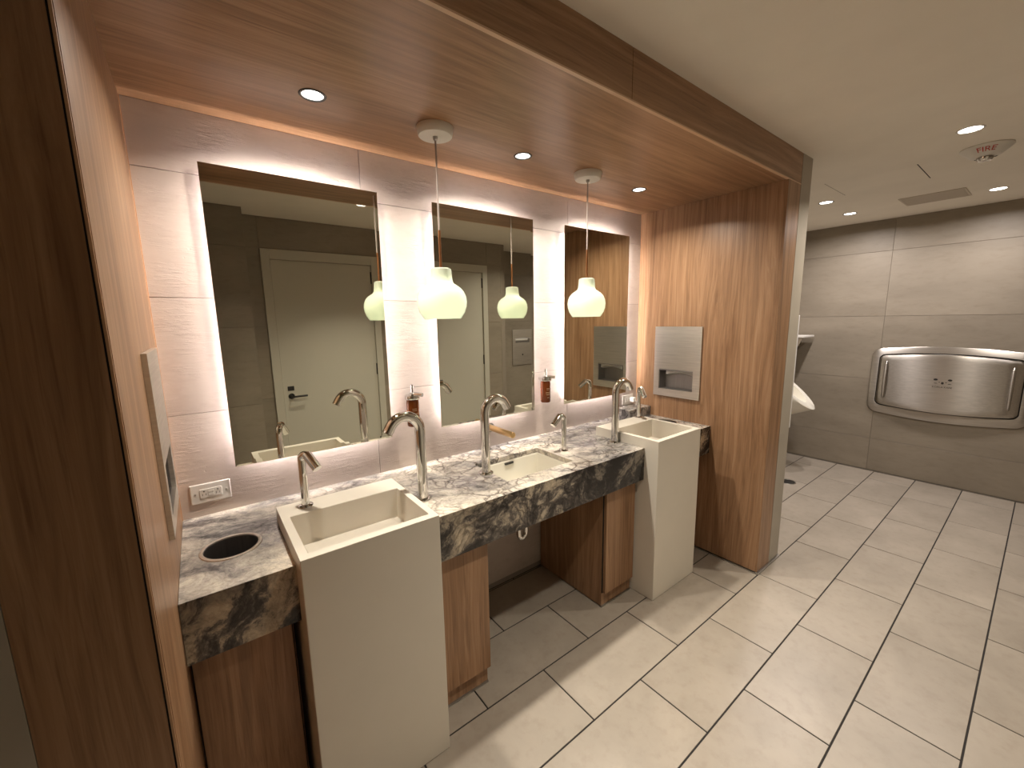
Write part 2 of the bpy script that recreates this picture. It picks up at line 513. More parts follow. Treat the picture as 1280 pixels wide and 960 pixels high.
wall_x('wall_far', 'grey concrete-look tiled end wall carrying the steel changing station', XW, -1,
       [OC, -2.06, -0.86, 0.0], [0.006, 0.335, 0.937, 1.553, 2.165, ZC], M_GREY, M_GGROUT, OC-0.06, 0.06, -0.05, ZC)
ZR = [0.0, 0.335, 0.937, 1.553, 2.206, ZC]
wall_y('wall_front', 'grey tiled wall with two doors reflected in the mirrors', OB, 1,
       [XAB, 0.452, 1.44, 1.738, 2.724, XBC], ZR, M_GREY, M_GGROUT, XAB-0.06, XBC+0.06, -0.05, ZC,
       skip=lambda x, z: (0.452 < x < 1.44 or 1.738 < x < 2.724) and z < 2.2)
wall_y('wall_front_near', 'grey tiled wall stepping forward beside the first door', OA, 1,
       [XEND, -0.865, XAB], [0, .335, .937, 1.553, 2.165, ZC], M_GREY, M_GGROUT, XEND, XAB-0.001, -0.05, ZC)
wall_y('wall_front_far', 'grey tiled wall stepping back beyond the second door', OC, 1,
       [XBC, 4.1, XW], [0, .335, .937, 1.553, 2.165, ZC], M_GREY, M_GGROUT, XBC, XW, -0.05, ZC)
struct('wall_return', boxm(XAB-0.01, XAB, OB, OA-0.0002, 0, ZC), M_GREY, 'short grey return beside the first door', 'wall')
struct('wall_return_far', boxm(XBC, XBC+0.01, OC, OB, 0, ZC), M_GREY, 'short grey return beyond the second door', 'wall')
struct('wall_entry', boxm(XEND-0.06, XEND, OC, 0.06, 0, ZC), M_GREY, 'grey end wall left of the vanity niche', 'wall')
struct('wall_niche_left', boxm(XEND, XLE-0.2, -0.10, -0.0, 0, ZC), M_GREY, 'grey wall left of the left wooden pier', 'wall')
tr = struct('trim_1', boxm(XW-0.012, XW-0.0005, OC+0.01, -0.01, 0.0, 0.006), M_ALU, 'thin bright metal strip along the foot of the end wall', 'trim')

# ------------------------------------------------------------------ ceilings
CEIL_LIGHTS = [(3.061, -1.502), (4.691, -1.503), (4.056, -0.645), (4.688, -0.652), (1.064, -1.512)]
R_CL = 0.046
def holes_grid(pts, h, xr, yr):
    xs = sorted({xr[0], xr[1], *[round(p[0]-h, 4) for p in pts], *[round(p[0]+h, 4) for p in pts]})
    ys = sorted({yr[0], yr[1], *[round(p[1]-h, 4) for p in pts], *[round(p[1]+h, 4) for p in pts]})
    return xs, ys
def hole_map(pts, r, xs, ys):
    hm = {}
    for x, y in pts:
        i = max(k for k in range(len(xs)) if xs[k] < x); j = max(k for k in range(len(ys)) if ys[k] < y)
        hm[(i, j)] = (x, y, r)
    return hm
# snap nearly equal lamp centres so that each hole has a cell of its own
CEIL_LIGHTS = [(3.061, -1.505), (4.690, -1.505), (4.056, -0.648), (4.690, -0.648), (1.064, -1.505)]
xs, ys = holes_grid(CEIL_LIGHTS, 0.06, (XEND, XW+0.06), (OC-0.06, 0.06))
bm = B(); grid_slab(bm, xs, ys, lambda i, j: True, ZC, ZC+0.012, hole_map(CEIL_LIGHTS, R_CL, xs, ys))
struct('ceiling', bm, M_CEIL, 'plain off-white painted ceiling', 'ceiling')

SOF_LIGHTS = [(0.336, -0.342), (1.196, -0.342), (2.043, -0.342)]
R_SL = 0.036
xs, ys = holes_grid(SOF_LIGHTS, 0.06, (XLE, XRE), (YF+0.012, 0.0))
sof = thing('soffit', 'wooden dropped soffit over the vanity niche', 'soffit', (1.2, -0.5, ZS)); sof['kind'] = 'structure'
bm = B(); grid_slab(bm, xs, ys, lambda i, j: True, ZS, ZS+0.015, hole_map(SOF_LIGHTS, R_SL, xs, ys))
mk('underside_panel', bm, M_WOOD_X, sof)
mk('fascia_panel', boxm(XLE-0.0, 1.199, YF, YF+0.02, ZS+0.004, ZC), M_WOOD_X, sof, bevel=0.001)
mk('fascia_panel', boxm(1.2012, XRE, YF, YF+0.02, ZS+0.004, ZC), M_WOOD_X, sof, bevel=0.001)
mk('edge_band', boxm(XLE, XRE, YF-0.0015, YF+0.012, ZS-0.0015, ZS+0.0035), M_EDGE_S, sof)

# ------------------------------------------------------------------ wooden piers either side of the niche
wl = thing('wall_left', 'wooden pier on the left of the vanity niche', 'wall', (XL-0.1, -0.5, 0)); wl['kind'] = 'structure'
bm = B()
for a in ((YFL+0.006, -0.491, 0.012, ZS-0.0005), (-0.237, -0.0005, 0.012, ZS-0.0005), (-0.491, -0.237, 0.012, 1.080), (-0.491, -0.237, 1.222, ZS-0.0005)):
    box(bm, XL-0.02, XL, *a)
mk('side_panel', bm, M_WOOD_Z, wl)
mk('edge_band', boxm(XL-0.005, XL-0.001, YFL, YFL+0.006, 0.012, ZS-0.0005), M_EDGE, wl)
mk('reveal', boxm(XL-0.008, XL-0.005, YFL+0.003, YFL+0.02, 0.012, ZS-0.0005), M_DARK, wl)
mk('front_panel', boxm(XLE, XL-0.008, YFL, YFL+0.02, 0.012, ZS-0.0005), M_WOOD_Z, wl)
mk('tile_cladding', boxm(XLE-0.2, XLE-0.001, YFL-0.001, 0.0, 0.0, ZC-0.0005), M_PIER, wl)
mk('base_trim', boxm(XLE, XL+0.006, YFL-0.008, YFL+0.01, 0.0, 0.012), M_ALU, wl)

wr = thing('wall_right', 'wooden pier on the right of the vanity niche', 'wall', (XR+0.1, -0.5, 0)); wr['kind'] = 'structure'
def pierced(bm, x0, x1, y0, y1, z0, z1, hy0, hy1, hz0, hz1):
    for a in ((y0, hy0, z0, z1), (hy1, y1, z0, z1), (hy0, hy1, z0, hz0), (hy0, hy1, hz1, z1)):
        box(bm, x0, x1, *a)
bm = B(); pierced(bm, XR, XR+0.02, YF+0.003, -0.0005, 0.012, ZS-0.0005, -0.447, -0.193, 1.080, 1.222)
mk('side_panel', bm, M_WOOD_Z, wr)
mk('edge_band', boxm(XR, XR+0.003, YF, YF+0.003, 0.012, ZS-0.0005), M_EDGE_D, wr)
mk('front_panel', boxm(XR+0.003, XRE, YF, YF+0.02, 0.012, ZS-0.0005), M_WOOD_Z, wr)
mk('tile_cladding', boxm(XRE+0.001, XG, YF-0.001, -0.0005, 0.012, ZC-0.0005), M_PIER, wr)
bm = B(); box(bm, XR-0.008, XG+0.012, YF-0.012, YF+0.01, 0.0, 0.011); mk('base_trim', bm, M_ALU, wr, bevel=0.002)
mk('base_trim', boxm(XR-0.008, XR+0.006, YF+0.0105, -0.0005, 0.0, 0.008), M_ALU, wr)
mk('corner_bead', boxm(XR-0.001, XR+0.004, -0.006, -0.0006, ZK, ZS-0.001), M_EDGE, wr)
mk('corner_bead', boxm(XL-0.004, XL+0.002, -0.006, -0.0006, ZK, ZS-0.001), M_EDGE, wl)

# ------------------------------------------------------------------ doors in the wall behind the camera
def door(n, x0, x1, label):
    d = thing('door_%d' % n, label, 'door', ((x0+x1)/2, OB, 0)); d['kind'] = 'structure'
    bm = B()
    box(bm, x0, x0+0.065, OB-0.06, OB+0.016, 0, 2.2); box(bm, x1-0.065, x1, OB-0.06, OB+0.016, 0, 2.2)
    box(bm, x0+0.065, x1-0.065, OB-0.06, OB+0.016, 2.118, 2.2)
    mk('frame', bm, M_DOOR, d, bevel=0.002)
    lf = mk('leaf', boxm(x0+0.068, x1-0.068, OB-0.05, OB-0.001, 0.008, 2.115), M_DOOR, d, bevel=0.002)
    hx = x0+0.068+0.062
    bm = B()
    tube(bm, [(hx, OB-0.009, 0.935), (hx, OB+0.004, 0.935)], 0.026, 20)
    tube(bm, [(hx, OB+0.0, 0.935), (hx, OB+0.045, 0.935), (hx+0.012, OB+0.055, 0.935), (hx+0.12, OB+0.055, 0.935)], 0.009, 12)
    mk('lever_handle', bm, M_BLACK, lf, smooth=True)
    mk('lock_plate', boxm(hx-0.026, hx+0.026, OB-0.009, OB+0.004, 0.985, 1.025), M_BLACK, lf, bevel=0.003)
    for z in (0.25, 1.117, 2.0):
        bm = B(); tube(bm, [(x1-0.0665, OB+0.002, z-0.055), (x1-0.0665, OB+0.002, z+0.055)], 0.008, 10)
        mk('hinge', bm, M_BLACK, lf, smooth=True)
door(1, 0.455, 1.437, 'pale painted door with black lever reflected in the left mirror')
door(2, 1.741, 2.721, 'pale painted door with black hinges reflected in the middle mirror')

# ------------------------------------------------------------------ back-lit mirrors
def mirror(x0, x1, label):
    t = thing('mirror', label, 'mirror', ((x0+x1)/2, 0, MZ0), 'back-lit wall mirrors')
    yf, bw, bd = -0.04, 0.018, 0.0004
    bm = B()
    f = [bm.verts.new((x, yf, z)) for x, z in ((x0+bw, MZ0+bw), (x1-bw, MZ0+bw), (x1-bw, MZ1-bw), (x0+bw, MZ1-bw))]
    e = [bm.verts.new((x, yf+bd, z)) for x, z in ((x0, MZ0), (x1, MZ0), (x1, MZ1), (x0, MZ1))]
    k = [bm.verts.new((x, yf+0.006, z)) for x, z in ((x0, MZ0), (x1, MZ0), (x1, MZ1), (x0, MZ1))]
    bm.faces.new(f); bm.faces.new(k[::-1])
    for i in range(4):
        j = (i+1) % 4
        bm.faces.new((e[i], e[j], f[j], f[i])); bm.faces.new((k[i], k[j], e[j], e[i]))
    mk('glass', bm, M_MIRROR, t)
    ins = 0.055
    mk('backing_box', boxm(x0+ins, x1-ins, yf+0.0062, 0.0, MZ0+ins, MZ1-ins), M_WHITE, t)
    y0, y1, q = -0.030, -0.018, 0.003
    for a in ((x0+ins-q, x0+ins, y0, y1, MZ0+ins, MZ1-ins), (x1-ins, x1-ins+q, y0, y1, MZ0+ins, MZ1-ins),
              (x0+ins, x1-ins, y0, y1, MZ0+ins-q, MZ0+ins), (x0+ins, x1-ins, y0, y1, MZ1-ins, MZ1-ins+q)):
        mk('led_strip', boxm(*a), M_LED, t)
mirror(0.0258, 0.6365, 'back-lit frameless mirror reflecting the closed door with a lever handle')
mirror(0.8942, 1.5097, 'back-lit frameless mirror behind the hanging lamp nearer the camera')
mirror(1.7553, 2.3699, 'back-lit frameless mirror reflecting wood and a steel towel dispenser')

# ------------------------------------------------------------------ countertop
ct = thing('vanity_countertop', 'thick grey veined marble countertop running along the back wall', 'countertop', (1.2, -0.3, ZKB))
B1L, B1R, B3L, B3R = 0.1211, 0.5507, 1.8386, 2.2671
SX0, SX1, SY0, SY1 = 0.985, 1.397, -0.468, -0.19
RC1, RC2, RR = (-0.022, -0.329), (2.421, -0.329), 0.075
xs = [XL+0.001, RC1[0]-0.1, RC1[0]+0.1, B1L-0.0005, B1R+0.0005, SX0, SX1, B3L-0.0005, B3R+0.0005, RC2[0]-0.1, RC2[0]+0.1, XR-0.0005]
ys = [YK, SY0, RC1[1]-0.1+0.0, YBB+0.0005, SY1, -0.0005]
def solid(i, j):
    xm, ym = (xs[i]+xs[i+1])/2, (ys[j]+ys[j+1])/2
    if (B1L < xm < B1R or B3L < xm < B3R) and ym < YBB: return False
    if SX0 < xm < SX1 and SY0 < ym < SY1: return False
    return True
ys = sorted([YK+0.002, SY0, RC1[1]-0.0999, RC1[1]+0.0999, SY1, -0.0005, YBB+0.0005])
hm = {}
for c in (RC1, RC2):
    i = max(k for k in range(len(xs)) if xs[k] < c[0]); j = max(k for k in range(len(ys)) if ys[k] < c[1])
    hm[(i, j)] = (c[0], c[1], RR)
bm = B(); grid_slab(bm, xs, ys, solid, ZK-0.025, ZK, hm)
mk('top_slab', bm, M_MARBLE, ct)
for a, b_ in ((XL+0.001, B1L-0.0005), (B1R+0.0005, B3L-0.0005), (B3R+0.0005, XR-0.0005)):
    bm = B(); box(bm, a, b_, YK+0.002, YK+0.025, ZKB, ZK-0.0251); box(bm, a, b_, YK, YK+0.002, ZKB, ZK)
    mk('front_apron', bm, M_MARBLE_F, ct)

lb = mk('corner_ledge', boxm(2.30, XR-0.006, -0.133, -0.007, ZK, ZK+0.066), M_MARBLE, bevel=0.002)
tag(lb, 'low dark marble block on the countertop in the far corner beside the wooden pier', 'ledge')

# ------------------------------------------------------------------ cabinets under the countertop
def cabinet(x0, x1, label, door0, door1, yb=-0.511):
    t = thing('vanity_cabinet', label, 'cabinet', ((x0+x1)/2, -0.26, 0), 'wooden cabinets under the countertop')
    mk('carcass', boxm(x0, x1, yb, -0.012, 0.008, ZKB-0.002), M_WOOD_Z, t)
    mk('reveal', boxm(x0+0.002, x1-0.002, yb-0.004, yb, 0.085, ZKB-0.002), M_DARK, t)
    mk('door', boxm(door0, door1, yb-0.022, yb-0.004, 0.088, ZKB-0.006), M_WOOD_Z, t, bevel=0.0012)
    mk('base_trim', boxm(x0, x1, yb-0.006, yb, 0.0, 0.009), M_ALU, t)
    return t
cabinet(XL+0.0, 0.105, 'dark shaded wooden cabinet under the countertop hole by the left pier', XL+0.006, 0.098)
cabinet(0.56, 0.821, 'lit wooden cabinet beside the nearer white pedestal basin', 0.562, 0.826)
cabinet(1.576, 1.828, 'wooden cabinet with a wide shaded side left of the farther pedestal basin', 1.584, 1.826)
cabinet(2.28, XR-0.002, 'wooden cabinet under the countertop between far basin and right pier', 2.284, XR-0.008, -0.47)

# ------------------------------------------------------------------ pedestal basins
def basin(x0, x1, label):
    t = thing('pedestal_basin', label, 'basin', ((x0+x1)/2, (YBF+YBB)/2, 0), 'white pedestal basins')
    bm = B()
    def loop(a, b_, c, d, z):
        return [bm.verts.new((x, y, z)) for x, y in ((a, c), (b_, c), (b_, d), (a, d))]
    i0, i1, j0, j1 = x0+0.026, x1-0.024, -0.629, -0.345
    L = [loop(x0, x1, YBF, YBB, 0.002), loop(x0, x1, YBF, YBB, ZB), loop(i0, i1, j0, j1, ZB), loop(i0+0.008, i1-0.008, j0+0.006, j1-0.012, ZB-0.114)]
    for a, b_ in zip(L, L[1:]):
        for i in range(4):
            j = (i+1) % 4
            bm.faces.new((a[i], a[j], b_[j], b_[i]))
    bm.faces.new(L[-1]); bm.faces.new(L[0][::-1])
    mk('basin_body', bm, M_SOLID, t, bevel=0.0025, segs=2)
    mk('drain_cover', boxm(i0+0.03, i1-0.03, j0+0.03, j1-0.022, ZB-0.1135, ZB-0.106), M_SOLID, t, bevel=0.003)
    return t
basin(B1L, B1R, 'white square pedestal basin nearer the camera, right of the countertop hole')
basin(B3L, B3R, 'white square pedestal basin by the right wooden pier')

# ------------------------------------------------------------------ undermount sink
t = thing('undermount_sink', 'white rectangular undermount sink set in the marble countertop', 'sink', ((SX0+SX1)/2, -0.33, 0.7))
bm = B()
z0 = ZK-0.0255
def loop(a, b_, c, d, z):
    return [bm.verts.new((x, y, z)) for x, y in ((a, c), (b_, c), (b_, d), (a, d))]
L = [loop(SX0-0.012, SX1+0.012, SY0-0.012, SY1+0.012, z0-0.14), loop(SX0-0.012, SX1+0.012, SY0-0.012, SY1+0.012, z0), loop(SX0+0.002, SX1-0.002, SY0+0.002, SY1-0.002, z0),
     loop(SX0+0.022, SX1-0.022, SY0+0.018, SY1-0.02, z0-0.115), loop(1.16, 1.22, -0.36, -0.30, z0-0.125)]
for a, b_ in zip(L, L[1:]):
    for i in range(4):
        j = (i+1) % 4
        bm.faces.new((a[i], a[j], b_[j], b_[i]))
bm.faces.new(L[-1]); bm.faces.new(L[0][::-1])
mk('bowl', bm, M_PORC, t, bevel=0.006, segs=3)
bm = B(); lathe(bm, [(0.002, 0.004), (0.022, 0.004), (0.026, 0.0)], 20, (1.19, -0.33, z0-0.123)); mk('drain', bm, M_CHROME, t, smooth=True)
mk('overflow_slot', boxm(1.168, 1.222, SY1-0.012, SY1-0.002, z0-0.019, z0-0.009), M_BLACK, t)
bm = B()
pts = [(1.195, -0.33, z0-0.14), (1.195, -0.33, 0.52)]
for k in range(9):
    a = PI*k/8; pts.append((1.172+0.023*math.cos(a), -0.33, 0.51-0.03*math.sin(a)))
pts += [(1.149, -0.33, 0.56), (1.149, -0.30, 0.59), (1.149, -0.01, 0.59)]
tube(bm, pts, 0.0125, 14)
lathe(bm, [(0.021, 0), (0.021, 0.03)], 16, (1.195, -0.33, 0.60), True, True)
mk('waste_trap', bm, M_CHROME, t, smooth=True)

# ------------------------------------------------------------------ taps
def arc(c, r, a0, a1, n):
    return [(c[0]+r*math.cos(a0+(a1-a0)*k/n), 0, c[1]+r*math.sin(a0+(a1-a0)*k/n)) for k in range(n+1)]
def make_tall(label):
    t = thing('gooseneck_tap', label, 'tap', (0, 0, 0), 'tall chrome gooseneck taps')
    bm = B()
    r = 0.062
    pts = [(0, 0, 0.004), (0, 0, 0.15), (0, 0, 0.286)] + [(p[0]+r, p[1], p[2]) for p in arc((0, 0.286), r, PI, PI*0.16, 16)][0:]
    last = Vector(pts[-1]); pts.append((last.x+0.013, 0, last.z-0.022))
    tube(bm, pts, [0.0202]*len(pts), 24)
    mk('spout', bm, M_CHROME, t, smooth=True)
    bm = B(); lathe(bm, [(0.0, 0.006), (0.024, 0.006), (0.0325, 0.004), (0.0335, 0.0)], 28); mk('base_flange', bm, M_CHROME, t, smooth=True)
    bm = B(); d = Vector((math.cos(-0.33*PI), 0, math.sin(-0.33*PI)))
    e = Vector(pts[-1]); tube(bm, [e-d*0.002, e+d*0.0012], 0.0145, 16); mk('aerator', bm, M_BLACK, t)
    return t
def make_short(label):
    t = thing('short_tap', label, 'tap', (0, 0, 0), 'short chrome angled taps')
    bm = B()
    r = 0.022
    pts = [(0, 0, 0.004), (0, 0, 0.09), (0, 0, 0.172)] + [(p[0]+r, p[1], p[2]) for p in arc((0, 0.172), r, PI, PI*0.26, 10)]
    rad = [0.0138]*len(pts)
    tube(bm, pts, rad, 18)
    mk('post', bm, M_CHROME, t, smooth=True)
    bm = B(); e = Vector(pts[-1]); d = Vector((math.sin(PI*0.26), 0, -math.cos(PI*0.26))).normalized()
    tube(bm, [e-d*0.014, e-d*0.0135, e-d*0.006, e+d*0.056], [0.0138, 0.0158, 0.0162, 0.0160], 20)
    mk('nozzle', bm, M_CHROME, t, smooth=True)
    bm = B(); lathe(bm, [(0.0, 0.004), (0.018, 0.004), (0.0245, 0.003), (0.0255, 0.0)], 24); mk('base_flange', bm, M_CHROME, t, smooth=True)
    return t
tall = make_tall('tall chrome gooseneck tap reaching over the nearer pedestal basin')
tall.location = (0.617, -0.391, ZK); tall.rotation_euler = (0, 0, PI)
dup(tall, (0.969, -0.321, ZK), 'tall chrome gooseneck tap left of the undermount sink', 0)
dup(tall, (1.813, -0.393, ZK), 'tall chrome gooseneck tap left of the far pedestal basin', 0)
short = make_short('short chrome tap on the back rim of the nearer pedestal basin')
short.location = (0.21, -0.285, ZB); short.rotation_euler = (0, 0, math.radians(-63))
dup(short, (1.482, -0.313, ZK), 'short chrome tap right of the undermount sink', PI)
dup(short, (2.231, -0.252, ZB), 'short chrome tap on the back rim of the far pedestal basin', math.radians(-119))
t = thing('wall_spout', 'brushed brass cylindrical spout sticking out of the wall over the undermount sink', 'spout', (1.214, 0, 0.982))
bm = B(); tube(bm, [(1.214, 0, 0.985), (1.214, -0.213, 0.985)], 0.0165, 24); mk('spout', bm, M_BRASS, t, smooth=True, bevel=0.001)
bm = B(); tube(bm, [(1.214, -0.2131, 0.985), (1.214, -0.2145, 0.985)], 0.0135, 24); mk('end_cap', bm, M_BRASS, t, smooth=True)
bm = B(); tube(bm, [(1.214, 0, 0.985), (1.214, -0.006, 0.985)], 0.026, 24); mk('wall_flange', bm, M_CHROME, t, smooth=True)

# ------------------------------------------------------------------ soap bottles in chrome brackets
def soap(x, zc, label):
    t = thing('soap_dispenser', label, 'soap dispenser', (x, 0, zc-0.06), 'amber soap bottles on wall brackets')
    y, zt = -0.05, zc+0.064
    bm = B()
    lathe(bm, [(0.0, 0.0), (0.026, 0.0), (0.0295, 0.005), (0.030, 0.112), (0.028, 0.130), (0.017, 0.140), (0.0145, 0.148)], 26, (x, y, zc-0.078)); mk('bottle', bm, M_AMBER, t, smooth=True)
    bm = B()
    lathe(bm, [(0.0165, 0.0), (0.0345, 0.0), (0.036, 0.004), (0.036, 0.015), (0.0345, 0.018), (0.0165, 0.018), (0.0165, 0.0)], 28, (x, y, zt-0.012))
    box(bm, x-0.012, x+0.012, -0.022, 0.0, zt-0.010, zt+0.004)
    mk('bracket', bm, M_CHROME, t, smooth=True)
    bm = B()
    lathe(bm, [(0.0155, 0.0), (0.0155, 0.016), (0.008, 0.02), (0.0065, 0.022), (0.0065, 0.058), (0.0, 0.059)], 18, (x, y, zt-0.002)); mk('pump', bm, M_CHROME, t, smooth=True)
    bm = B(); tube(bm, [(x, y, zt+0.012), (x+0.018, y-0.028, zt+0.012), (x+0.03, y-0.047, zt+0.010)], 0.0095, 12); mk('nozzle', bm, M_CHROME, t, smooth=True)
    bm = B()
    for k, (z, hw) in enumerate(((0.085, 0.35), (0.077, 0.35), (0.062, 0.5), (0.054, 0.5), (0.046, 0.4), (0.03, 0.25))):
        for s in range(6):
            a0 = -PI/2-0.15-hw+2*hw*s/6; a1 = a0+2*hw/6; R = 0.0304
            q = [bm.verts.new((x+R*math.cos(a), y+R*math.sin(a), zc-0.078+z+dz)) for a, dz in ((a0, 0), (a1, 0), (a1, 0.0022), (a0, 0.0022))]
            bm.faces.new(q)
    mk('label_print', bm, M_PGOLD, t)
soap(0.742, 1.165, 'amber soap bottle in a chrome bracket behind the nearer gooseneck tap')
soap(1.588, 1.165, 'amber soap bottle in a chrome bracket between middle and far mirrors')

# ------------------------------------------------------------------ pendants
def pendant(x, y, label):
    t = thing('pendant_lamp', label, 'lamp', (x, y, ZS), 'opal glass pendant lamps')
    bm = B(); lathe(bm, [(0.0, -0.0005), (0.069, -0.0005), (0.070, -0.004), (0.0635, -0.029), (0.061, -0.0315), (0.0, -0.0315)], 40, (x, y, ZS)); mk('canopy', bm, M_WHITE, t, smooth=True)
    bm = B(); lathe(bm, [(0.0, -0.031), (0.010, -0.031), (0.0085, -0.042), (0.004, -0.046), (0.0, -0.046)], 16, (x, y, ZS)); mk('cord_grip', bm, M_ALU, t, smooth=True)
    bm = B(); tube(bm, [(x, y, ZS-0.04), (x, y, 1.92)], 0.0035, 10); mk('cord', bm, M_CORD, t, smooth=True)
    bm = B(); tube(bm, [(x, y, 1.928), (x, y, 1.785)], 0.0052, 12); mk('stem', bm, M_COPPER, t, smooth=True)
    zb = 1.588
    prof = [(0.004, 0.198), (0.034, 0.197), (0.0395, 0.193), (0.0412, 0.186), (0.0425, 0.165), (0.0445, 0.148), (0.049, 0.138), (0.060, 0.131), (0.076, 0.120), (0.088, 0.106), (0.096, 0.086), (0.0985, 0.067), (0.096, 0.046), (0.089, 0.024), (0.0745, 0.002), (0.0725, 0.0),
            (0.0705, 0.003), (0.086, 0.026), (0.093, 0.047), (0.0953, 0.067), (0.093, 0.085), (0.0853, 0.104), (0.074, 0.117), (0.058, 0.128), (0.046, 0.135), (0.041, 0.147), (0.039, 0.165), (0.037, 0.186), (0.032, 0.192), (0.004, 0.193)]
    bm = B(); lathe(bm, prof[:16], 48, (x, y, zb)); mk('shade', bm, M_OPAL, t, smooth=True)
    bm = B(); lathe(bm, [(0.0, 0.192), (0.016, 0.192), (0.016, 0.135), (0.0, 0.135)], 16, (x, y, zb)); mk('lamp_holder', bm, M_WHITE, t, smooth=True)
    lamp('bulb_light', 'POINT', W_PEND, C_PEND, (x, y, zb+0.075), t, shadow_soft_size=0.025)
pendant(0.755, -0.362, 'white opal glass pendant on a long cord in front of the middle mirror, nearer one')
pendant(1.600, -0.358, 'white opal glass pendant on a long cord over the far end of the countertop')

# ------------------------------------------------------------------ downlights
def downlight(x, y, z, r, label, group, lens, power, col, size, blend, trim_mat):
    t = thing('downlight', label, 'light', (x, y, z), group)
    bm = B(); lathe(bm, [(r-0.003, 0.002), (r-0.004, -0.002), (r+0.003, -0.003), (r+0.0055, -0.0004)], 36, (x, y, z)); mk('trim_ring', bm, trim_mat, t, smooth=True)
    bm = B(); lathe(bm, [(r-0.003, 0.0), (r*0.92, 0.003), (r*0.90, 0.004)], 36, (x, y, z)); mk('reflector', bm, M_CHROME, t, smooth=True)
    bm = B(); lathe(bm, [(0.0, 0.0015), (r*0.93, 0.0015)], 28, (x, y, z)); mk('lens', bm, lens, t)
    lamp('lamp_light', 'AREA', power, col, (x, y, z-0.004), t, shape='DISK', size=2*r-0.01, spread=math.radians(size))
    return t
for (x, y), lb in zip(SOF_LIGHTS, ('recessed downlight in the wooden soffit above the nearer mirror', 'recessed downlight in the wooden soffit between the two pendants', 'recessed downlight in the wooden soffit above the far mirror')):
    downlight(x, y, ZS, R_SL, lb, 'downlights in the wooden soffit', M_LENS, W_SOFFIT, C_SOF, 150, 0.6, M_BLACK)
LBL = ('bright ceiling downlight beside the fire strobe', 'ceiling downlight between the fire strobe and the end wall', 'small ceiling downlight close to the pier, nearer of the pair', 'small ceiling downlight beyond the pier, near the end wall', 'ceiling downlight seen as a reflection in the left mirror')
for (x, y), lb, cc in zip(CEIL_LIGHTS, LBL, (C_CEIL, C_CEIL_FAR, C_CEIL_FAR, C_CEIL_FAR, C_CEIL)):
    downlight(x, y, ZC, R_CL, lb, 'downlights in the painted ceiling', M_LENSC, W_CEIL*(0.5 if x < 2 else 0.72 if x > 4.5 else 0.9), cc, 90 if x < 2 else 165 if x > 4 else 140, 0.7, M_BLACK if y > -1 else M_WHITE)

# ------------------------------------------------------------------ paper towel dispensers
def towel(label, loc, rotz, depth, oz0, oz1, lock=False):
    """local frame: plate in the plane y=0 facing -y, x along the wall, z up from the plate's foot; +y goes into the wall"""
    t = thing('towel_dispenser', label, 'paper towel dispenser', (0, 0, 0), 'recessed steel paper towel dispensers')
    Wd, H, P = 0.34, 0.483, -0.012
    ox0, ox1 = 0.041, 0.291
    bm = B()
    for a in ((0, Wd, oz1, H), (0, Wd, 0, oz0), (0, ox0, oz0, oz1), (ox1, Wd, oz0, oz1)):
        box(bm, a[0], a[1], P, -0.0005, a[2], a[3])
    mk('front_plate', bm, M_STEEL, t)
    bm = B()                                     # open box behind the plate
    V = [[bm.verts.new((x, y, z)) for x, z in ((ox0, oz0), (ox1, oz0), (ox1, oz1), (ox0, oz1))] for y in (-0.0006, depth)]
    for k in range(4):
        bm.faces.new((V[0][k], V[0][(k+1) % 4], V[1][(k+1) % 4], V[1][k]))
    bm.faces.new(V[1])
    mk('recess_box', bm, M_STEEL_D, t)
    bm = B(); n = 14
    y0, y1 = (0.018, 0.05) if depth > 0.03 else (P+0.003, depth-0.001)
    top = oz1-0.002
    A = []
    for k in range(n+1):
        x = ox0+0.035+(ox1-ox0-0.04)*k/n
        zz = top-0.020-0.016*(2*k/n-1)**2 if not lock else top-0.018
        A.append([bm.verts.new(p) for p in ((x, y0, zz), (x, y1, zz-0.012), (x, y1, top), (x, y0+0.004, top))])
    for a, b_ in zip(A, A[1:]):
        for k in range(4): bm.faces.new((a[k], a[(k+1) % 4], b_[(k+1) % 4], b_[k]))
    bm.faces.new(A[0]); bm.faces.new(A[-1])
    mk('paper_towel', bm, M_PAPER, t)
    bm = B(); tube(bm, [(ox0+0.001, P+0.006, oz1-0.005), (ox1-0.001, P+0.006, oz1-0.005)], 0.005, 8); mk('slot_lip', bm, M_STEEL_D, t, smooth=True)
    if lock:
        bm = B(); tube(bm, [(Wd/2, P-0.003, 0.14), (Wd/2, P, 0.14)], 0.011, 14); mk('lock', bm, M_BLACK, t)
    t.location = loc; t.rotation_euler = (0, 0, rotz)
    return t
td = towel('steel paper towel dispenser on the right wooden pier above the far basin', (XR, -0.154, 1.031), -PI/2, 0.075, 0.0505, 0.1895)
dup(td, (XL, -0.53, 1.031), 'steel paper towel dispenser on the left wooden pier, seen edge-on', PI/2)
towel('steel paper towel dispenser on the opposite wall, reflected in the middle mirror', (3.69, OC, 0.96), PI, 0.0095-0.011, 0.30, 0.365, True)

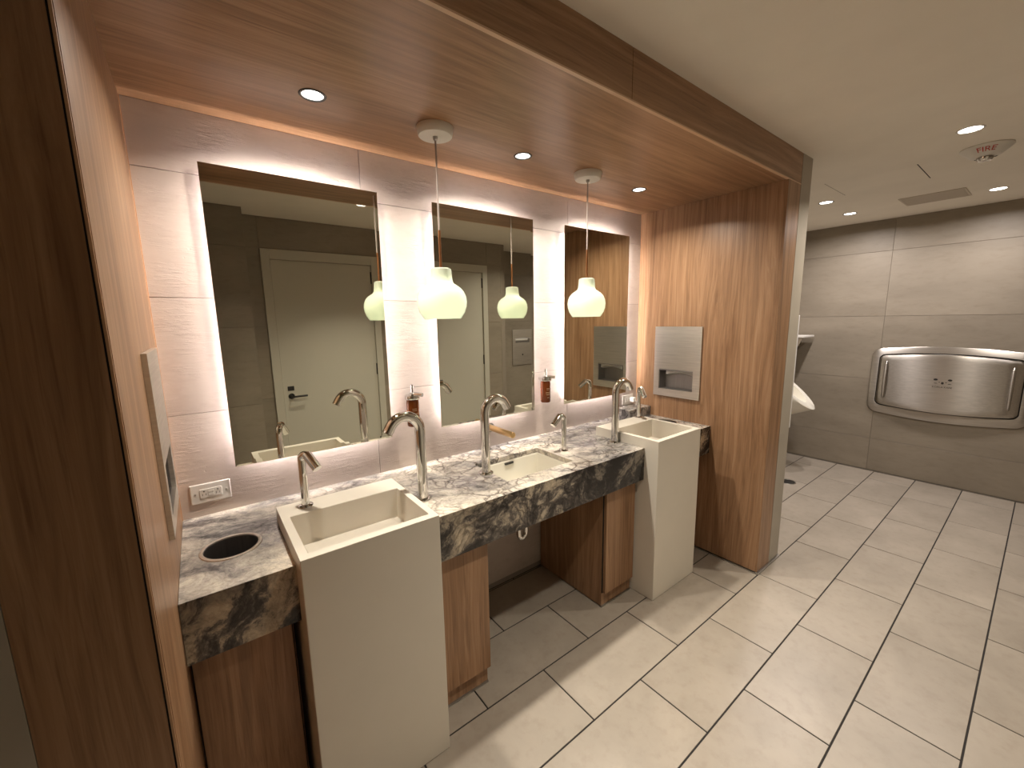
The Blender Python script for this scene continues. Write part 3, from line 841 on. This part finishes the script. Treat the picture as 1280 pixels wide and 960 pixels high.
# ------------------------------------------------------------------ waste chutes in the countertop
def chute(c, label):
    t = thing('waste_chute', label, 'bin', (c[0], c[1], ZKB), 'round steel waste chutes in the countertop')
    bm = B(); lathe(bm, [(0.0735, -0.002), (0.074, 0.003), (0.077, 0.0042), (0.084, 0.003), (0.0855, 0.0002)], 48, (c[0], c[1], ZK)); mk('rim', bm, M_STEEL, t, smooth=True)
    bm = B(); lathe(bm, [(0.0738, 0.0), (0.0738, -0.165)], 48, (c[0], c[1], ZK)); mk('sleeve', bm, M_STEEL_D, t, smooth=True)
    bm = B(); lathe(bm, [(0.0, -0.165), (0.0738, -0.165)], 40, (c[0], c[1], ZK)); mk('dark_bottom', bm, M_BLACK, t)
chute(RC1, 'round steel waste hole in the marble countertop left of the nearer basin')
chute(RC2, 'round steel waste hole in the countertop between far basin and pier')

# ------------------------------------------------------------------ wall outlets
def outlet(x0, x1, z0, z1, label):
    t = thing('wall_outlet', label, 'outlet', ((x0+x1)/2, 0, z0), 'white wall outlets')
    mk('cover_plate', boxm(x0, x1, -0.007, 0.0, z0, z1), M_WHITE, t, bevel=0.003)
    cx, cz = (x0+x1)/2, (z0+z1)/2
    rc = mk('receptacle', boxm(cx-0.034, cx+0.034, -0.0095, -0.007, cz-0.0165, cz+0.0165), M_WHITE, t, bevel=0.001)
    bm = B()
    for s in (-1, 1):
        box(bm, cx+s*0.021-0.006, cx+s*0.021-0.0045, -0.0098, -0.0094, cz-0.004-0.004, cz-0.004+0.004)
        box(bm, cx+s*0.021+0.0045, cx+s*0.021+0.006, -0.0098, -0.0094, cz-0.004-0.004, cz-0.004+0.004)
        lathe(bm, [(0.0, 0.0), (0.0025, 0.0)], 8, (cx+s*0.021, -0.0097, cz+0.008))
        box(bm, cx+s*0.021-0.0022, cx+s*0.021+0.0022, -0.0098, -0.0094, cz+0.006, cz+0.0105)
    tag(mk('slots', bm, M_BLACK, rc), kind='stuff')
    mk('test_button', boxm(cx-0.009, cx+0.009, -0.0108, -0.0094, cz-0.010, cz-0.001), M_WHITE, rc, bevel=0.0005)
    mk('reset_button', boxm(cx-0.009, cx+0.009, -0.0108, -0.0094, cz+0.001, cz+0.010), M_WHITE, rc, bevel=0.0005)
    for s in (-1, 1):
        bm = B(); tube(bm, [(cx+s*0.0475, -0.0065, cz), (cx+s*0.0475, -0.0085, cz)], 0.003, 10); mk('screw', bm, M_ALU, t, smooth=True)
    return t
outlet(-0.120, 0.004, 0.924, 0.998, 'white twin outlet on the wall above the countertop left of the nearer basin')
t = outlet(2.385, 2.505, 0.945, 1.018, 'white outlet on the wall behind the far basin, plug in it')
bm = B(); box(bm, 2.46, 2.492, -0.045, -0.0105, 0.965, 0.998); mk('plug', bm, M_WHITE, t, bevel=0.004)
bm = B(); tube(bm, [(2.476, -0.045, 0.98), (2.476, -0.058, 0.972), (2.474, -0.06, 0.95), (2.472, -0.058, ZK+0.068)], 0.003, 8); mk('plug_cord', bm, M_WHITE, t, smooth=True)

# ------------------------------------------------------------------ baby changing station on the end wall
YC0, HW = -1.317, 0.512
def outline(hw, zt, zb, bulge_t, bulge_b, rad, n=20):
    """closed outline in (y offset, z): bowed top and bottom, rounded corners"""
    def top(u): return zt - bulge_t*(u/hw)**2
    def bot(u): return zb + bulge_b*(u/hw)**2
    pts = []
    for k in range(n+1):
        u = -(hw-rad) + 2*(hw-rad)*k/n; pts.append((u, top(u)))
    c = (hw-rad, top(hw-rad)-rad)
    for k in range(1, 8): a = PI/2*(1-k/8); pts.append((c[0]+rad*math.cos(a), c[1]+rad*math.sin(a)))
    c2 = (hw-rad, bot(hw-rad)+rad)
    for k in range(0, 8): a = -PI/2*k/8; pts.append((c2[0]+rad*math.cos(a), c2[1]+rad*math.sin(a)))
    for k in range(n+1):
        u = (hw-rad) - 2*(hw-rad)*k/n; pts.append((u, bot(u)))
    for k in range(1, 8): a = -PI/2-PI/2*k/8; pts.append((-c2[0]+rad*math.cos(a), c2[1]+rad*math.sin(a)))
    for k in range(0, 8): a = PI-PI/2*k/8; pts.append((-c[0]+rad*math.cos(a), c[1]+rad*math.sin(a)))
    return pts
def ring(bm, pts, x): return [bm.verts.new((x, YC0+u, z)) for u, z in pts]
def bridge(bm, a, b_):
    for i in range(len(a)):
        j = (i+1) % len(a); bm.faces.new((a[i], a[j], b_[j], b_[i]))
t = thing('changing_station', 'stainless steel fold-down baby changing station on the grey end wall', 'changing station', (XW, YC0, 0.585))
o0 = outline(HW, 1.272, 0.586, 0.038, 0.045, 0.085)
o1 = outline(HW-0.006, 1.266, 0.592, 0.038, 0.045, 0.08)
o2 = outline(HW-0.056, 1.214, 0.664, 0.030, 0.030, 0.052)
o3 = outline(HW-0.064, 1.206, 0.674, 0.030, 0.030, 0.046)
bm = B()
R_ = [ring(bm, o0, XW-0.0005), ring(bm, o0, XW-0.012), ring(bm, o1, XW-0.016), ring(bm, o2, XW-0.017), ring(bm, o2, XW-0.004)]
for a, b_ in zip(R_, R_[1:]): bridge(bm, a, b_)
mk('frame', bm, M_STEEL_V, t, smooth=True)
bm = B(); bm.faces.new(ring(bm, o2, XW-0.003)); mk('shadow_gap', bm, M_BLACK, t)
bm = B()
rs = [ring(bm, o3, XW-0.005), ring(bm, o3, XW-0.022)]
bridge(bm, rs[0], rs[1])
cy_, cz_ = 0.0, 0.94
prev = rs[1]
for s in (0.985, 0.96, 0.9, 0.8, 0.65, 0.5, 0.35, 0.2, 0.08):
    cur = []
    for u, z in o3:
        uu, zz = u*s, cz_+(z-cz_)*s
        e = max(0.0, 1-(uu/(HW-0.064))**2)
        f = min(1.0, (1-s)/0.10)
        dx = 0.022 + 0.010*(f**0.5) + 0.040*(e**0.8)
        cur.append(bm.verts.new((XW-dx, YC0+uu, zz)))
    bridge(bm, prev, cur); prev = cur
bm.faces.new(prev)
mk('fold_down_panel', bm, M_STEEL_V, t, smooth=True)
for s in (1, -1):
    bm = B(); u = s*(HW-0.12)
    tube(bm, [(XW-0.03, YC0+u, 0.76), (XW-0.058, YC0+u, 0.79), (XW-0.062, YC0+u, 0.94), (XW-0.058, YC0+u, 1.10), (XW-0.03, YC0+u, 1.13)], [0.006, 0.011, 0.013, 0.011, 0.006], 12)
    mk('grip_handle', bm, M_STEEL_V, t, smooth=True)
bm = B()
xs_ = XW-0.0728
for (u, z, a, b_) in ((-0.045, 0.985, 0.014, 0.009), (0.045, 0.985, 0.014, 0.009), (0.0, 0.955, 0.009, 0.011), (-0.02, 0.962, 0.004, 0.004), (0.022, 0.962, 0.004, 0.004), (-0.042, 0.952, 0.012, 0.0025), (0.045, 0.95, 0.012, 0.0025)):
    bm.faces.new([bm.verts.new((xs_, YC0+0.0-u+a*math.cos(2*PI*k/14), z+b_*math.sin(2*PI*k/14))) for k in range(14)])
mk('printed_emblem', bm, M_BLACK, t)
def text(name, body, size, mat, loc, rot, parent, ext=0.0003):
    cu = bpy.data.curves.new(name, 'FONT'); cu.body = body; cu.size = size; cu.align_x = 'CENTER'; cu.align_y = 'CENTER'; cu.extrude = ext
    cu.materials.append(mat)
    o = bpy.data.objects.new(name, cu); COL.objects.link(o); o.matrix_world = Matrix.Translation(loc) @ rot.to_4x4()
    o.parent = parent; o.matrix_parent_inverse = Matrix.Translation(-Vector(parent.location))
    bpy.context.view_layer.update()
    me = bpy.data.meshes.new_from_object(o.evaluated_get(bpy.context.evaluated_depsgraph_get()))
    o2 = bpy.data.objects.new(name, me); COL.objects.link(o2); o2.matrix_world = o.matrix_world.copy()
    o2.parent = parent; o2.matrix_parent_inverse = o.matrix_parent_inverse.copy(); o2.matrix_basis = o.matrix_basis.copy()
    bpy.data.objects.remove(o); o2.name = name
    return o2
rot_far = Matrix(((0, 0, -1), (-1, 0, 0), (0, 1, 0)))      # text reads along -y, faces -x
text('printed_name', 'KOALA KARE', 0.021, M_BLACK, Vector((XW-0.0725, YC0, 0.918)), rot_far, t)

# ------------------------------------------------------------------ urinal, privacy screen and purse shelf
t = thing('urinal', 'white porcelain urinal jutting out beyond the wooden pier', 'urinal', (4.73, 0, 0.45))
UX = 4.73
bm = B()
n = 28
def ell(c, ax, by, az):
    """ellipse: half-width ax in x, long half axis given as vector (0, by, az)"""
    return [bm.verts.new((c[0]+ax*math.cos(2*PI*k/n), c[1]+by*math.sin(2*PI*k/n), c[2]+az*math.sin(2*PI*k/n))) for k in range(n)]
E_ = [ell((UX, -0.06, 0.66), 0.10, 0.05, 0.16), ell((UX, -0.13, 0.62), 0.13, 0.10, 0.10), ell((UX, -0.215, 0.685), 0.155, 0.175, 0.09), ell((UX, -0.28, 0.80), 0.172, 0.22, 0.16), ell((UX, -0.295, 0.835), 0.176, 0.222, 0.185),
      ell((UX, -0.300, 0.85), 0.168, 0.213, 0.185), ell((UX, -0.285, 0.855), 0.122, 0.160, 0.140), ell((UX, -0.24, 0.77), 0.112, 0.13, 0.10), ell((UX, -0.20, 0.69), 0.06, 0.06, 0.04)]
for a, b_ in zip(E_, E_[1:]): bridge(bm, a, b_)
bm.faces.new(E_[0]); bm.faces.new(E_[-1])
mk('bowl', bm, M_PORC, t, smooth=True)
bm = B(); box(bm, UX-0.17, UX+0.17, -0.09, -0.001, 0.58, 1.12); mk('back_plate', bm, M_PORC, t, bevel=0.025, segs=4)
bm = B(); tube(bm, [(UX, -0.05, 1.12), (UX, -0.05, 1.30)], 0.016, 14); lathe(bm, [(0.03, 0), (0.035, 0.01), (0.035, 0.07), (0.0, 0.08)], 18, (UX, -0.05, 1.24)); mk('flush_valve', bm, M_CHROME, t, smooth=True)
t = thing('privacy_screen', 'thin white screen panel standing out from the wall before the urinal', 'screen', (4.2, 0, 0.55))
mk('panel', boxm(4.19, 4.208, -0.492, -0.001, 0.555, 1.575), M_WHITE, t, bevel=0.004)
for z in (0.75, 1.4): mk('bracket', boxm(4.208, 4.225, -0.05, -0.001, z-0.03, z+0.03), M_ALU, t)
t = thing('purse_shelf', 'small grey wall shelf with a slanted end panel above the urinal', 'shelf', (4.95, 0, 1.0))
mk('shelf_board', boxm(4.90, 5.22, -0.315, -0.001, 1.345, 1.362), M_WHITE, t, bevel=0.002)
bm = B()
pr = [(-0.001, 1.3445), (-0.31, 1.3445), (-0.16, 1.0), (-0.001, 0.86)]
a = [bm.verts.new((4.905, y, z)) for y, z in pr]; b2 = [bm.verts.new((4.92, y, z)) for y, z in pr]
bm.faces.new(a); bm.faces.new(b2)
bridge(bm, a, b2); mk('end_panel', bm, M_GREY, t)

# ------------------------------------------------------------------ ceiling fittings
t = thing('fire_strobe', 'white ceiling fire alarm strobe with red lettering', 'fire alarm', (3.46, -1.53, ZC))
c = (3.46, -1.53, ZC)
bm = B(); lathe(bm, [(0.100, -0.0005), (0.102, -0.006), (0.099, -0.010), (0.060, -0.046), (0.055, -0.049), (0.0, -0.049)], 48, c); mk('housing', bm, M_WHITE, t, smooth=True)
bm = B(); lathe(bm, [(0.034, -0.0485), (0.034, -0.058), (0.026, -0.070), (0.0, -0.074)], 28, c); mk('strobe_lens', bm, M_CHROME, t, smooth=True)
bm = B(); tube(bm, [(c[0]+0.047*math.cos(a), c[1]+0.047*math.sin(a), c[2]-0.0498) for a in [(-60+12*k)*PI/180 for k in range(11)]], 0.0022, 8); mk('sounder_slot', bm, M_BLACK, t)
o = text('lettering', 'FIRE', 0.040, M_RED, Vector(c), Matrix.Identity(3), t, 0.0004)
for vtx in o.data.vertices:                      # wrap the flat lettering round the conical side that looks back into the room
    u, vv, ww = vtx.co
    rr, zz, ang = 0.0800 + 0.735*vv + 0.678*(ww+0.0012), -0.0276 + 0.678*vv - 0.735*(ww+0.0012), PI + 0.10 + u/0.080
    vtx.co = (rr*math.cos(ang), rr*math.sin(ang), zz)
t = thing('air_vent', 'white slatted air vent in the ceiling near the end wall', 'vent', (4.59, -1.19, ZC))
vx0, vx1, vy0, vy1 = 4.425, 4.75, -1.37, -1.01
bm = B()
for a in ((vx0, vx1, vy0, vy0+0.012), (vx0, vx1, vy1-0.012, vy1), (vx0, vx0+0.012, vy0+0.012, vy1-0.012), (vx1-0.012, vx1, vy0+0.012, vy1-0.012)):
    box(bm, *a, ZC-0.005, ZC-0.0005)
mk('frame', bm, M_VENT, t)
mk('backing', boxm(vx0+0.012, vx1-0.012, vy0+0.012, vy1-0.012, ZC-0.0012, ZC-0.0005), M_DARK, t)
ns = 13
for k in range(ns):
    x = vx0+0.012+(vx1-vx0-0.024)*(k+0.5)/ns
    o = slab_piece('slat', M_VENT, t, (x, (vy0+vy1)/2, ZC-0.0032), (0.0165, vy1-vy0-0.026, 0.003))
t = thing('access_panel', 'flush square access panel in the ceiling, its edges two thin lines', 'access panel', (3.7, -1.03, ZC))
mk('panel', boxm(3.4965, 3.925, -1.252, -0.803, ZC-0.0006, ZC-0.0004), M_CEIL, t)
mk('seam', boxm(3.496, 3.92, -1.257, -1.2525, ZC-0.0012, ZC-0.0005), M_DARK, t)
mk('seam', boxm(3.47, 3.93, -0.8025, -0.8, ZC-0.0012, ZC-0.0005), M_GGROUT, t)
t = thing('floor_drain', 'round dark drain in the floor tiles beyond the pier', 'drain', (4.311, -0.476, 0))
bm = B(); lathe(bm, [(0.0, 0.003), (0.055, 0.003), (0.06, 0.0005)], 30, (4.311, -0.476, 0)); mk('grate', bm, M_BLACK, t, smooth=True)
bm = B(); lathe(bm, [(0.06, 0.0005), (0.062, 0.003), (0.068, 0.003), (0.07, 0.0005)], 30, (4.311, -0.476, 0)); mk('rim', bm, M_ALU, t, smooth=True)
